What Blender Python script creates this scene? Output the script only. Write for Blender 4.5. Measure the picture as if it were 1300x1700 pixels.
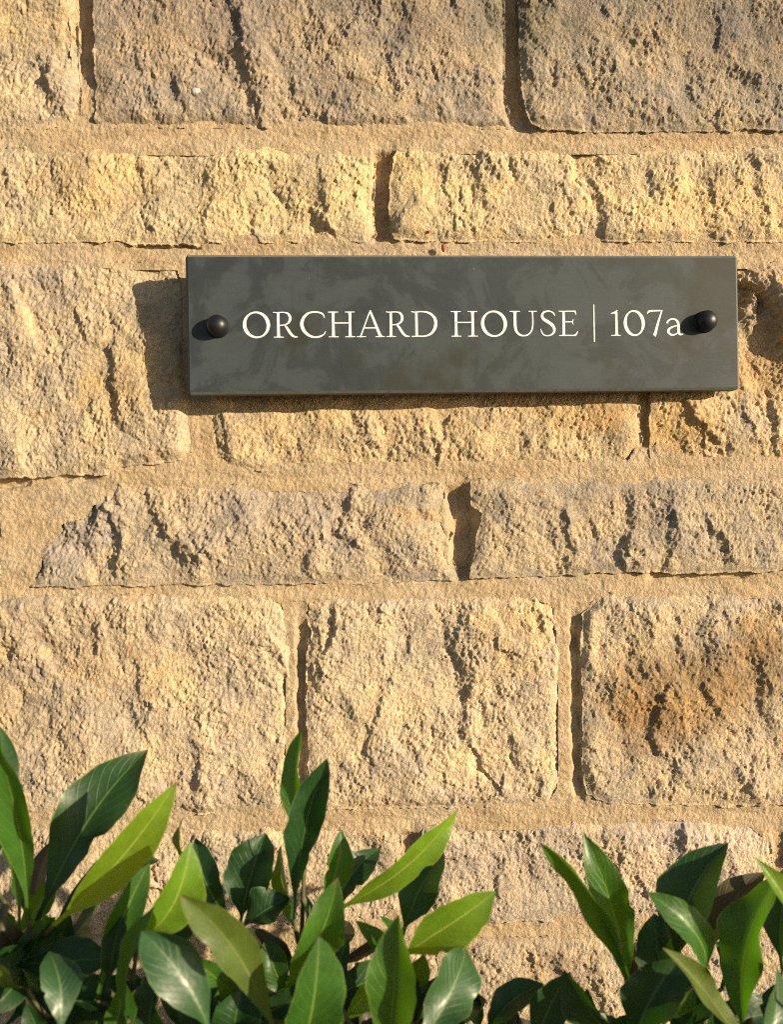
import bpy, bmesh, math, random
import numpy as np
from mathutils import Vector, Matrix

for o in list(bpy.data.objects):
    bpy.data.objects.remove(o)
scene = bpy.context.scene
COL = scene.collection

# ------------------------------------------------------------------ camera
CAM_D = 0.65                                # metres from the lens to the wall face
YAW = math.radians(1.9)
K = 0.567 / 1300 / CAM_D                    # tangent per photo pixel
CPOS = np.array([-CAM_D * math.sin(YAW), -CAM_D * math.cos(YAW), 1.2])
CF = np.array([math.sin(YAW), math.cos(YAW), 0.0])
CR = np.array([math.cos(YAW), -math.sin(YAW), 0.0])
CU = np.array([0.0, 0.0, 1.0])
cam_data = bpy.data.cameras.new('camera')
cam = bpy.data.objects.new('camera', cam_data)
COL.objects.link(cam)
cam.location = CPOS
cam.rotation_euler = (math.radians(90), 0, -YAW)
cam_data.sensor_fit = 'HORIZONTAL'
cam_data.sensor_width = 36
cam_data.lens = 36 * CAM_D / 0.567
cam_data.clip_start = 0.01
cam_data.clip_end = 600
cam_data.dof.use_dof = True
cam_data.dof.focus_distance = 0.635
cam_data.dof.aperture_fstop = 11
scene.camera = cam

# ------------------------------------------------------------------ light
LIGHT = Vector((-1.50, 1.0, -0.44)).normalized()   # the way the sunlight travels
world = bpy.data.worlds.new('World')
scene.world = world
world.use_nodes = True
wn = world.node_tree
sky = wn.nodes.new('ShaderNodeTexSky')
sky.sky_type = 'NISHITA'
sky.sun_disc = False
sky.sun_elevation = math.asin(-LIGHT.z)
sky.sun_rotation = math.atan2(-LIGHT.x, -LIGHT.y)
sky.air_density = 1.0
sky.dust_density = 1.0
bg = wn.nodes['Background']
bg.inputs['Strength'].default_value = 0.075
wn.links.new(sky.outputs[0], bg.inputs[0])
sd_ = bpy.data.lights.new('sun', 'SUN')
sd_.energy = 5.0
sd_.angle = math.radians(0.5)
sd_.color = (1.0, 0.84, 0.60)
sun = bpy.data.objects.new('sun', sd_)
COL.objects.link(sun)
sun.location = (3, -3, 4)
sun.rotation_euler = LIGHT.to_track_quat('-Z', 'Y').to_euler()

vs = scene.view_settings
vs.view_transform = 'Standard'
vs.look = 'None'
vs.gamma = 1.0
vs.use_curve_mapping = False
vs.exposure = 0.70
scene.cycles.max_bounces = 8
scene.cycles.use_denoising = False
scene.cycles.pixel_filter_type = 'BLACKMAN_HARRIS'
scene.cycles.filter_width = 1.1

# ------------------------------------------------------------------ helpers
def px2wall(px, py, depth=0.0):
    """photo pixel -> world point on the plane y = -depth"""
    d = CF + CR * ((px - 650) * K) + CU * ((850 - py) * K)
    t = (-depth - CPOS[1]) / d[1]
    return CPOS + d * t

def uv_mm(px, py):
    p = px2wall(px, py)
    return (p[0] * 1000, p[2] * 1000)

def link(o, parent=None):
    COL.objects.link(o)
    if parent is not None:
        o.parent = parent
    return o

def empty(name, loc, label, cat, group=None):
    o = bpy.data.objects.new(name, None)
    o.empty_display_size = 0.05
    o.location = loc
    link(o)
    o['label'] = label
    o['category'] = cat
    if group:
        o['group'] = group
    return o

def mesh_np(name, verts, quads, smooth=True, tris=None):
    me = bpy.data.meshes.new(name)
    nv = len(verts)
    nq = len(quads)
    me.vertices.add(nv)
    me.vertices.foreach_set('co', np.asarray(verts, dtype=np.float32).ravel())
    me.loops.add(nq * 4)
    me.loops.foreach_set('vertex_index', np.asarray(quads, dtype=np.int32).ravel())
    me.polygons.add(nq)
    me.polygons.foreach_set('loop_start', np.arange(0, nq * 4, 4, dtype=np.int32))
    me.polygons.foreach_set('loop_total', np.full(nq, 4, dtype=np.int32))
    me.update(calc_edges=True)
    me.polygons.foreach_set('use_smooth', np.full(nq, smooth, dtype=bool))
    me.update()
    return me

_rg = np.random.RandomState(5)
_ang = _rg.rand(256) * 2 * math.pi
_GX = np.cos(_ang).astype(np.float32)
_GY = np.sin(_ang).astype(np.float32)

def _hash(ix, iy, seed):
    h = (ix.astype(np.uint32) * np.uint32(374761393) + iy.astype(np.uint32) * np.uint32(668265263)
         + np.uint32((seed * 974711 + 12345) & 0xffffffff))
    h = (h ^ (h >> np.uint32(13))) * np.uint32(1274126177)
    h = h ^ (h >> np.uint32(16))
    return (h & np.uint32(255)).astype(np.int32)

def perlin(x, y, seed=0):
    """gradient noise, about -1..1"""
    x = np.asarray(x, dtype=np.float32); y = np.asarray(y, dtype=np.float32)
    x0 = np.floor(x); y0 = np.floor(y)
    fx = x - x0; fy = y - y0
    ix = x0.astype(np.int64); iy = y0.astype(np.int64)
    u = fx * fx * fx * (fx * (fx * 6 - 15) + 10)
    v = fy * fy * fy * (fy * (fy * 6 - 15) + 10)
    def g(dx, dy):
        h = _hash(ix + dx, iy + dy, seed)
        return _GX[h] * (fx - dx) + _GY[h] * (fy - dy)
    a = g(0, 0); b = g(1, 0); c = g(0, 1); d = g(1, 1)
    return 1.5 * ((a * (1 - u) + b * u) * (1 - v) + (c * (1 - u) + d * u) * v)

def smooth01(x):
    x = np.clip(x, 0, 1)
    return x * x * (3 - 2 * x)

# ------------------------------------------------------------------ materials
def new_mat(name):
    m = bpy.data.materials.new(name)
    m.use_nodes = True
    nt = m.node_tree
    return m, nt, nt.nodes['Principled BSDF']

def noise_node(nt, vec, scale, detail=6, rough=0.6, dist=0.0):
    n = nt.nodes.new('ShaderNodeTexNoise')
    n.inputs['Scale'].default_value = scale
    n.inputs['Detail'].default_value = detail
    n.inputs['Roughness'].default_value = rough
    n.inputs['Distortion'].default_value = dist
    if vec is not None:
        nt.links.new(vec, n.inputs['Vector'])
    return n

def ramp(nt, fac, stops):
    r = nt.nodes.new('ShaderNodeValToRGB')
    e = r.color_ramp.elements
    while len(e) < len(stops):
        e.new(0.5)
    for el, (p, c) in zip(e, stops):
        el.position = p
        el.color = c if len(c) == 4 else (*c, 1)
    nt.links.new(fac, r.inputs['Fac'])
    return r

def mixc(nt, mode, fac, a, b):
    m = nt.nodes.new('ShaderNodeMix')
    m.data_type = 'RGBA'
    m.blend_type = mode
    for val, sock in ((fac, m.inputs['Factor']), (a, m.inputs['A']), (b, m.inputs['B'])):
        pass
    ins = [s for s in m.inputs if s.enabled]
    for val, sock in zip((fac, a, b), (ins[0], ins[1], ins[2])):
        if hasattr(val, 'is_linked') or hasattr(val, 'links'):
            nt.links.new(val, sock)
        else:
            sock.default_value = val if not isinstance(val, tuple) else (*val, 1)
    return [s for s in m.outputs if s.enabled][0]

def geo_pos(nt):
    return nt.nodes.new('ShaderNodeNewGeometry').outputs['Position']

def stone_material(name, grain_lo, grain_hi, bump_d, scale=1.0):
    m, nt, b = new_mat(name)
    pos = geo_pos(nt)
    at = nt.nodes.new('ShaderNodeAttribute'); at.attribute_name = 'tint'
    n1 = noise_node(nt, pos, 420 * scale, 5, 0.7)
    r1 = ramp(nt, n1.outputs['Fac'], [(0.30, grain_lo), (0.52, (1, 1, 1)), (0.75, grain_hi)])
    c = mixc(nt, 'MULTIPLY', 1.0, at.outputs['Color'], r1.outputs['Color'])
    n2 = noise_node(nt, pos, 1500 * scale, 3, 0.6)
    r2 = ramp(nt, n2.outputs['Fac'], [(0.28, (0.72, 0.70, 0.70)), (0.5, (1, 1, 1)), (0.72, (1.25, 1.25, 1.22))])
    c = mixc(nt, 'MULTIPLY', 1.0, c, r2.outputs['Color'])
    nt.links.new(c, b.inputs['Base Color'])
    b.inputs['Roughness'].default_value = 0.92
    b.inputs['Specular IOR Level'].default_value = 0.25
    n3 = noise_node(nt, pos, 560 * scale, 4, 0.75)
    bp = nt.nodes.new('ShaderNodeBump')
    bp.inputs['Strength'].default_value = 0.9
    bp.inputs['Distance'].default_value = bump_d
    nt.links.new(n3.outputs['Fac'], bp.inputs['Height'])
    nt.links.new(bp.outputs['Normal'], b.inputs['Normal'])
    return m

MAT_STONE = stone_material('sandstone', (0.66, 0.61, 0.58), (1.24, 1.23, 1.18), 0.0013)
MAT_MORTAR = stone_material('lime_mortar', (0.82, 0.78, 0.74), (1.15, 1.13, 1.08), 0.0013, 1.15)

# ------------------------------------------------------------------ ground
def build_ground():
    m, nt, b = new_mat('bare_soil')
    pos = geo_pos(nt)
    n = noise_node(nt, pos, 9, 8, 0.7)
    r = ramp(nt, n.outputs['Fac'], [(0.3, (0.06, 0.045, 0.03)), (0.7, (0.15, 0.115, 0.08))])
    nt.links.new(r.outputs['Color'], b.inputs['Base Color'])
    b.inputs['Roughness'].default_value = 0.95
    bp = nt.nodes.new('ShaderNodeBump'); bp.inputs['Distance'].default_value = 0.02
    nt.links.new(n.outputs['Fac'], bp.inputs['Height'])
    nt.links.new(bp.outputs['Normal'], b.inputs['Normal'])
    s = 250.0
    xs = np.concatenate([[-s, -40, -8], np.linspace(-2, 2, 41), [8, 40, s]])
    ys = np.concatenate([[-s, -40, -8], np.linspace(-2, 0.2, 23), [8, 40, s]])
    X, Y = np.meshgrid(xs, ys, indexing='ij')
    Z = np.where((abs(X) <= 2) & (Y > -2.1) & (Y < 0.3), 0.02 * perlin(X * 3, Y * 3, 9), 0) - 0.01
    V = np.stack([X, Y, Z], -1).reshape(-1, 3)
    nx, ny = X.shape
    I = np.arange(nx * ny).reshape(nx, ny)
    Q = np.stack([I[:-1, :-1], I[1:, :-1], I[1:, 1:], I[:-1, 1:]], -1).reshape(-1, 4)
    me = mesh_np('ground', V, Q)
    me.materials.append(m)
    o = link(bpy.data.objects.new('ground', me))
    o['kind'] = 'structure'
    o['label'] = 'bare brown soil at the foot of the wall'
build_ground()

# ------------------------------------------------------------------ stone wall
wall = empty('stone_wall', (0, 0, 0),
             'sunlit wall of rough tan sandstone blocks with sandy mortar joints', 'wall')

# mean colours (linear albedo)
GREY = (0.36, 0.306, 0.235)
MAUVE = (0.37, 0.31, 0.236)
YEL = (0.53, 0.435, 0.285)
TAN = (0.465, 0.388, 0.285)
GOLD = (0.51, 0.4, 0.255)
PINK = (0.42, 0.352, 0.265)
BUFF = (0.51, 0.418, 0.305)

# every stone: outline in photo pixels (clockwise from the top left), colour, face level in mm,
# and how far the top, right, bottom and left rims fall back from the face (mm)
STONES = [
 dict(p=[(-150,-150),(118,-150),(122,0),(126,110),(131,150),(127,205),(60,210),(-150,212)], c=TAN, f=0, d=(3,4,2.0,1)),
 dict(p=[(152,-150),(826,-150),(835,0),(837,60),(836,150),(843,185),(847,210),(600,211),(400,207),(160,208),(158,120),(155,0)], c=MAUVE, f=0.5, d=(3,3,3.5,0.5)),
 dict(p=[(862,-150),(1390,-150),(1390,216),(1225,213),(1215,216),(1000,217),(905,215),(885,205),(874,180),(866,120),(862,0)], c=GREY, f=1.5, d=(3,3,1.0,1.0)),
 dict(p=[(-140,245),(40,247),(300,248),(560,247),(612,250),(622,262),(618,330),(622,385),(614,398),(340,399),(330,404),(215,402),(200,399),(-140,400)], c=YEL, f=-0.5, d=(3.5,4,1.5,2)),
 dict(p=[(662,247),(760,246),(1100,246),(1400,245),(1400,398),(1000,399),(700,398),(656,394),(648,360),(650,290)], c=YEL, f=0, d=(3.5,2,2.0,0.5)),
 dict(p=[(-120,437),(150,436),(300,438),(310,470),(312,600),(317,690),(318,735),(308,760),(270,766),(200,772),(183,784),(60,790),(-120,792)], c=TAN, f=0, d=(3,5,0.5,2)),
 dict(p=[(350,438),(700,434),(1055,436),(1064,470),(1062,640),(1066,745),(1050,772),(800,774),(560,777),(380,778),(352,765),(345,700),(346,520)], c=GOLD, f=-1.5, d=(3,4,3,3)),
 dict(p=[(1090,436),(1400,436),(1400,766),(1200,768),(1088,764),(1082,740),(1083,660),(1086,500)], c=GOLD, f=-3.0, d=(3,2,2.5,1.0)),
 dict(p=[(-120,832),(4,834),(9,880),(7,955),(-120,960)], c=BUFF, f=-2, d=(3,3,2,2)),
 dict(p=[(190,806),(360,806),(560,808),(738,804),(735,850),(749,885),(741,908),(752,930),(764,960),(620,966),(500,967),(300,969),(120,972),(40,971),(58,940),(60,905),(86,888),(94,862),(136,852),(148,830),(184,824)], c=PINK, f=0.0, d=(3,5,0.5,6)),
 dict(p=[(783,798),(830,797),(1100,796),(1390,792),(1390,944),(1250,946),(1120,950),(1060,946),(900,955),(783,958),(789,915),(803,850),(784,838)], c=(0.42,0.352,0.262), f=1.0, d=(3,2,0.5,-0.5)),
 dict(p=[(-130,992),(200,990),(440,988),(476,994),(482,1060),(484,1200),(483,1320),(470,1347),(200,1352),(-130,1356)], c=BUFF, f=-1, d=(3,5,2.5,2)),
 dict(p=[(535,992),(700,990),(900,990),(928,1000),(934,1060),(938,1200),(936,1310),(920,1337),(700,1340),(540,1342),(515,1330),(511,1200),(510,1090),(520,1050),(512,1030),(518,1000)], c=BUFF, f=0, d=(3,6,2.5,1.0)),
 dict(p=[(1000,988),(1200,986),(1390,984),(1390,1332),(1200,1336),(1010,1332),(978,1318),(968,1280),(970,1180),(966,1090),(970,1020)], c=TAN, f=1.0, d=(4,3,0.8,1.5)),
 dict(p=[(-120,1378),(300,1374),(600,1370),(662,1376),(668,1440),(662,1510),(640,1536),(200,1545),(-120,1550)], c=BUFF, f=-1, d=(3,3,2,2)),
 dict(p=[(705,1374),(900,1368),(1100,1366),(1250,1368),(1276,1384),(1284,1440),(1276,1510),(1255,1522),(1000,1526),(740,1530),(702,1520),(697,1440)], c=(0.47,0.395,0.31), f=-1, d=(3,3,1.5,1.5)),
 dict(p=[(1312,1368),(1400,1366),(1400,1518),(1318,1522),(1308,1440)], c=TAN, f=-1, d=(3,3,2,2)),
 dict(p=[(-120,1572),(200,1572),(330,1570),(336,1650),(332,1735),(-120,1742)], c=TAN, f=-1, d=(3,3,2,2)),
 dict(p=[(368,1570),(700,1562),(735,1568),(738,1650),(734,1732),(368,1736)], c=TAN, f=-1, d=(3,3,2,2)),
 dict(p=[(775,1562),(1000,1556),(1046,1562),(1052,1640),(1048,1728),(775,1732)], c=TAN, f=0, d=(3,3,2,2)),
 dict(p=[(1082,1556),(1250,1554),(1400,1552),(1400,1726),(1082,1728)], c=TAN, f=-1, d=(3,3,2,2)),
]
# ledges: the broken edge (polyline, photo px) that faces away from the sun, its height in mm, its reach in px
SCARPS = [
 ([(392,20),(402,90),(412,130),(434,206)],6,34), ([(352,60),(372,110)],3,25), ([(486,150),(505,180),(538,196)],4,22), ([(246,150),(264,196)],3.4,18),
 ([(520,30),(512,80)],2.6,25), ([(640,80),(660,150)],2.6,22), ([(780,90),(790,130)],3,20), ([(720,120),(735,190)],2.8,22), ([(215,70),(235,120)],2.6,22),
 ([(978,90),(1012,175)],3,25), ([(1085,60),(1105,120)],2.5,22), ([(1140,150),(1170,190)],3,20), ([(60,100),(78,130)],3,18), ([(1002,20),(1030,60)],2.4,25),
 ([(262,245),(274,276)],4,18), ([(232,262),(248,375)],3.2,24), ([(258,280),(252,310)],3.6,15), ([(424,348),(416,372),(430,402)],6,14), ([(10,290),(18,352)],4.5,16),
 ([(96,300),(104,340)],2.5,16), ([(330,360),(338,392)],2.4,16), ([(530,260),(540,330)],2.6,20),
 ([(780,250),(786,350)],3.2,20), ([(848,266),(866,316)],3.2,18), ([(915,330),(920,370)],3.6,16), ([(985,300),(1003,352)],4,20), ([(1078,290),(1088,335)],3.4,18),
 ([(1252,258),(1272,372)],3.2,22), ([(930,312),(955,352)],2.8,18), ([(995,268),(1000,290)],4,14), ([(740,280),(745,350)],3,18), ([(1180,300),(1190,360)],2.4,20),
 ([(10,480),(28,520)],3.4,18), ([(12,540),(18,590)],3,18), ([(58,520),(76,560)],2.6,18), ([(128,520),(142,570)],2.6,18), ([(150,670),(168,722)],3,18), ([(100,600),(112,640)],2.4,20),
 ([(752,688),(722,770)],4.5,22), ([(585,690),(602,716)],4,16), ([(368,690),(380,762)],3,20), ([(690,700),(700,740)],2.6,18), ([(860,690),(870,740)],2.6,20), ([(960,690),(975,740)],2.6,20),
 ([(1236,506),(1252,478),(1272,492),(1290,520),(1304,560)],16,56), ([(1140,668),(1152,700),(1205,742)],7,26), ([(1283,655),(1288,745)],7,26), ([(1130,690),(1140,740)],3.4,16),
 ([(180,808),(172,840),(196,880),(192,940)],6.5,30), ([(118,850),(128,900)],4,18), ([(246,832),(262,868),(290,900),(306,926)],7,34), ([(584,812),(574,850),(560,880),(592,905)],6,26),
 ([(380,812),(396,838)],3,18), ([(700,850),(745,866)],3,14), ([(470,850),(480,890)],2.2,20), ([(640,910),(650,950)],2.6,18),
 ([(836,840),(846,880)],3,20), ([(960,830),(985,880)],2.6,20), ([(1116,850),(1108,942)],4.6,24), ([(1190,860),(1196,900)],2.6,18), ([(1040,830),(1050,880)],2.6,20),
 ([(184,1002),(160,1040),(162,1072)],5,26), ([(474,1056),(464,1090),(482,1152)],4.8,15), ([(20,1060),(34,1110)],3.6,20), ([(34,1140),(44,1168)],3.6,14), ([(215,1168),(222,1202)],3.6,16),
 ([(320,1228),(332,1272)],3.6,18), ([(270,1180),(276,1215)],3,16), ([(460,1220),(456,1275)],3.6,14), ([(100,1220),(112,1260)],2.4,20), ([(70,1040),(92,1090)],2.6,20), ([(380,1120),(392,1160)],2.2,20),
 ([(556,1012),(554,1046),(532,1096),(524,1130)],5,26), ([(684,1056),(668,1112)],3.6,20), ([(762,1036),(752,1080),(776,1140),(770,1222),(830,1312)],6,30), ([(636,1150),(606,1252)],4.4,26), ([(888,996),(900,1042)],4.6,18),
 ([(928,1048),(914,1112)],4,16), ([(730,1010),(742,1060)],2.8,18), ([(580,1180),(590,1230)],2.4,18), ([(850,1230),(860,1280)],3,18),
 ([(1104,1136),(1076,1226)],6,26), ([(1120,1016),(1132,1102)],3.4,22), ([(1254,1256),(1240,1302)],3.6,18), ([(1074,1290),(1086,1334)],4,18), ([(1246,1080),(1272,1142)],3.4,22),
 ([(1050,1060),(1066,1110)],2.6,20), ([(1160,1040),(1174,1090)],2.6,20), ([(1200,1140),(1190,1190)],3,20), ([(1030,1180),(1040,1230)],2.6,20),
 ([(962,1416),(976,1442)],4,14), ([(1022,1396),(1032,1462)],3.4,20), ([(1134,1376),(1128,1400)],6,18), ([(1268,1390),(1276,1440)],4,10), ([(880,1420),(890,1470)],2.6,20), ([(820,1400),(826,1440)],2.6,18), ([(1210,1420),(1218,1450)],3,16),
 ([(872,1572),(892,1624)],4,16), ([(922,1590),(938,1624)],5,14), ([(985,1600),(1000,1660)],4,18), ([(100,1400),(110,1460)],3,20), ([(300,1420),(312,1480)],3,20), ([(560,1440),(570,1500)],3,20), ([(1150,1420),(1160,1480)],2.6,18),
]
# broad swellings and hollows: photo px, radii px, height mm
BUMPS = [
 (255,680,110,110,6.5), (230,455,90,60,-4.0), (100,600,140,120,1.5), (1262,600,60,75,-9.0), (1180,520,70,90,-4), (1150,655,40,18,-1.5),
 (1340,500,60,90,8), (1240,700,40,50,1.5), (120,900,60,60,-3.5), (420,900,110,60,3.0), (660,880,70,60,3.0), (1180,1180,120,120,2.0),
 (700,1250,90,80,2.0), (620,1060,60,60,2), (850,1100,60,90,2.0), (240,1250,120,90,2.2), (350,1080,120,90,2.0), (40,1180,60,60,-2.5),
 (500,100,90,90,2.0), (250,120,80,80,1.5), (700,90,90,80,2.0), (1050,110,110,80,2.0), (1180,890,90,50,2.0), (930,880,90,50,1.5),
 (1090,1400,70,40,1.5), (1195,1420,70,50,3.0), (460,640,90,30,-2), (900,650,150,30,-2), (660,680,60,20,-1.5),
]
# stains, paler patches and soft shade painted into the stone colour: px, radii, colour factor, strength
STAINS_AND_SHADE = [
 (1120,1150,130,75,(0.70,0.59,0.44),0.85), (1245,1110,80,60,(0.66,0.58,0.47),0.7), (1080,1200,60,60,(0.74,0.58,0.42),0.55), (1260,1060,50,40,(0.95,0.75,0.5),0.6),
 (1100,20,330,70,(0.72,0.73,0.77),0.85), (600,20,320,60,(0.72,0.73,0.78),0.75), (300,60,150,90,(0.92,0.90,0.95),0.6), (1260,80,120,80,(0.74,0.75,0.82),0.7),  # dull grey weathering of the top row, with soft shade put into the colour
 (860,30,60,60,(0.80,0.85,0.70),0.6), (60,30,90,60,(1.02,0.95,0.72),0.5), (10,300,30,70,(0.86,0.90,1.05),0.6),
 (230,600,90,70,(1.02,0.92,0.70),0.5), (60,700,120,50,(1.1,1.08,1.05),0.5), (240,740,100,40,(1.08,1.06,1.04),0.5), (60,500,90,60,(0.88,0.88,0.92),0.5), (180,660,60,40,(1.02,0.90,0.68),0.5),
 (1130,710,60,40,(1.08,0.90,0.55),0.7), (960,690,80,25,(1.04,0.90,0.68),0.5), (1010,690,40,30,(1.04,0.86,0.62),0.5), (1265,620,60,40,(0.72,0.62,0.50),0.55), (1280,480,60,60,(0.92,0.92,1.02),0.7), (1250,690,60,40,(0.95,0.98,1.08),0.7),
 (130,880,60,70,(0.96,1.0,1.14),0.7), (430,840,90,40,(0.92,0.92,1.04),0.5), (560,850,50,50,(0.90,0.90,1.02),0.5), (705,858,50,12,(0.98,0.76,0.5),0.55), (655,905,70,50,(1.08,1.08,1.1),0.5), (5,880,8,14,(1.1,0.6,0.25),0.9),
 (60,1030,140,50,(0.84,0.82,0.82),0.6), (40,1150,70,110,(0.80,0.78,0.76),0.6), (210,1110,110,60,(1.02,0.92,0.74),0.4), (620,1180,120,120,(1.06,1.04,0.98),0.5), (860,1050,70,60,(1.05,0.95,0.7),0.5),  # first two: soft foliage shade painted on the lower left block
 (1030,1030,80,40,(1.08,1.06,1.0),0.5), (1200,1260,140,60,(1.08,1.04,1.0),0.5), (1200,1390,100,25,(1.15,1.15,1.22),0.7), (1080,1450,160,60,(1.06,1.05,1.08),0.5), (800,1460,90,60,(1.06,1.04,1.02),0.4),
 (930,1610,60,40,(0.72,0.66,0.66),0.6), (1020,990,260,8,(1.12,1.12,1.15),0.5), (640,996,120,7,(1.12,1.12,1.15),0.6),
 (900,850,120,40,(0.88,0.88,0.90),0.5), (1050,830,100,40,(0.92,0.90,0.94),0.5), (1200,340,120,60,(1.04,0.94,0.78),0.4), (700,320,80,60,(1.10,1.04,0.86),0.5), (480,330,120,50,(1.06,1.02,0.86),0.4), (150,300,120,50,(1.05,0.90,0.72),0.4),
]
# places where the mortar lies deeper between the blocks: polyline px, half-width px, depth mm
DIPS = [
 ([(140,-250),(141,70),(143,150)],16,9.0), ([(850,-250),(851,100),(866,225)],16,9.5), ([(638,245),(635,405)],15,9.0), ([(760,800),(772,880),(772,968)],18,8.5),
 ([(500,1020),(500,1190),(499,1345)],7,4.2), ([(956,1010),(959,1200),(964,1345)],7,4.0), ([(1073,640),(1074,745)],15,7.0), ([(330,480),(330,650)],10,4), ([(1073,440),(1073,650)],10,6),
 ([(-120,804),(50,800)],7,6.0), ([(30,800),(170,790)],4.5,3.0), ([(1070,952),(1160,956),(1250,950)],8,4.5), ([(680,1380),(682,1510)],14,5), ([(1062,1560),(1066,1720)],14,6), ([(1298,1370),(1298,1510)],12,2),
 ([(215,402),(335,405)],6,3.5),
]

def poly_mm(pts):
    return np.array([uv_mm(x, y) for x, y in pts])

def poly_sd(P, X, Y):
    """signed distance (inside > 0) and the list of per-edge distances with their outward normals"""
    n = len(P)
    best = np.full(X.shape, 1e9, dtype=np.float32)
    inside = np.zeros(X.shape, dtype=bool)
    edges = []
    area = 0.5 * np.sum(P[:, 0] * np.roll(P[:, 1], -1) - np.roll(P[:, 0], -1) * P[:, 1])
    sgn = 1.0 if area > 0 else -1.0
    for i in range(n):
        a = P[i]; b = P[(i + 1) % n]
        e = b - a
        L = np.hypot(*e) + 1e-9
        t = np.clip(((X - a[0]) * e[0] + (Y - a[1]) * e[1]) / (L * L), 0, 1)
        d = np.hypot(X - a[0] - t * e[0], Y - a[1] - t * e[1])
        best = np.minimum(best, d)
        cond = ((a[1] <= Y) & (b[1] > Y)) | ((b[1] <= Y) & (a[1] > Y))
        xi = a[0] + (Y - a[1]) * e[0] / (e[1] if abs(e[1]) > 1e-9 else 1e-9)
        inside ^= cond & (X < xi)
        edges.append((d, np.array([e[1], -e[0]]) / L * sgn))
    return np.where(inside, best, -best), edges

def scarp_field(U, V, line, amp, reach):
    H = np.zeros_like(U)
    bestd = np.full(U.shape, 1e9, dtype=np.float32)
    for a, b in zip(line[:-1], line[1:]):
        e = b - a
        L = np.hypot(*e) + 1e-9
        n = np.array([e[1], -e[0]]) / L
        if n[0] * 0.95 + n[1] * 0.3 < 0:
            n = -n
        s = ((U - a[0]) * e[0] + (V - a[1]) * e[1]) / L
        t = (U - a[0]) * n[0] + (V - a[1]) * n[1]
        over = np.maximum(0, np.maximum(-s, s - L))
        d = np.hypot(over, t)
        f = np.tanh(t / 2.4) * np.where(t > 0, 0.55, 0.45) * np.exp(-np.abs(t) / reach) * np.exp(-(over / (0.35 * reach + 1.5)) ** 2)
        H = np.where(d < bestd, f * amp, H)
        bestd = np.minimum(bestd, d)
    return H

MMPX = 0.436

SCARP_MM = [(poly_mm(l), a, r * MMPX) for l, a, r in SCARPS]
BUMP_MM = [(*uv_mm(x, y), rx * MMPX, ry * MMPX, a) for x, y, rx, ry, a in BUMPS]
STAIN_SHADE_MM = [(*uv_mm(x, y), rx * MMPX, ry * MMPX, c, s) for x, y, rx, ry, c, s in STAINS_AND_SHADE]
DIP_MM = [(poly_mm(l), w * MMPX, d) for l, w, d in DIPS]

def facets(U, V, S, slope, sharp, seed):
    """broken planes: jittered cells, each with a tilt of its own"""
    x = U / S; y = V / S
    ix = np.floor(x).astype(np.int64); iy = np.floor(y).astype(np.int64)
    num = np.zeros(U.shape, dtype=np.float32); den = np.full(U.shape, 1e-12, dtype=np.float32)
    for dx in (-1, 0, 1):
        for dy in (-1, 0, 1):
            cx = ix + dx; cy = iy + dy
            jx = cx + 0.5 + 0.42 * (_hash(cx, cy, seed) / 127.5 - 1)
            jy = cy + 0.5 + 0.42 * (_hash(cx, cy, seed + 1) / 127.5 - 1)
            gx = (_hash(cx, cy, seed + 2) / 127.5 - 1) * slope * 1.7
            gy = (_hash(cx, cy, seed + 3) / 127.5 - 1) * slope * 1.2
            z = (_hash(cx, cy, seed + 4) / 127.5 - 1) * slope * 0.35
            w = np.exp(-sharp * ((x - jx) ** 2 + (y - jy) ** 2))
            num += w * (z + gx * (x - jx) + gy * (y - jy)); den += w
    return num / den * S

def relief(U, V, seed, detail):
    """broken sandstone face, millimetres"""
    h = 2.0 * perlin(U / 110, V / 90, 11 + seed) + 1.5 * perlin(U / 42, V / 48, 23 + seed) + 1.3 * perlin(U / 25, V / 27, 24 + seed)
    wu = U + 3.5 * perlin(U / 17, V / 17, 31) + 1.8 * perlin(U / 4.5, V / 4.5, 32)
    wv = V + 3.5 * perlin(U / 17, V / 17, 33) + 1.8 * perlin(U / 4.5, V / 4.5, 34)
    rot = 0.25
    ru = wu * math.cos(rot) + wv * math.sin(rot)
    rv = -wu * math.sin(rot) + wv * math.cos(rot)
    rough = np.clip(0.72 + 0.75 * perlin(U / 38, V / 30, 37 + seed) + 0.45 * perlin(U / 14, V / 12, 38 + seed), 0.18, 1.5)
    h += facets(ru, rv * 0.8, 38, 0.075, 12, 420 + seed * 7)
    h += rough * facets(ru, rv * 0.8, 13, 0.085, 11, 310 + seed * 7)
    b = perlin(ru / 8.5, rv / 11, 43 + seed)
    h += rough * (0.8 * (0.35 - np.abs(b)) + 0.35 * b)
    if detail > 0:
        h += rough * 0.25 * perlin(wu / 4.6, wv / 5.4, 47 + seed)
        xu = U + 0.9 * perlin(U / 2.6, V / 2.6, 321); xv = V + 0.9 * perlin(U / 2.6, V / 2.6, 322)
        h += rough * facets(xu + 0.3 * xv, xv * 0.8, 6.0, 0.10, 12, 330 + seed)
        h += (0.35 + 0.65 * rough) * facets(xu - 0.3 * xv, xv * 0.85, 2.15, 0.40, 12, 340)
    if detail > 1:
        h += 0.36 * perlin(U / 1.55, V / 1.7, 61)
    return h

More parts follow.
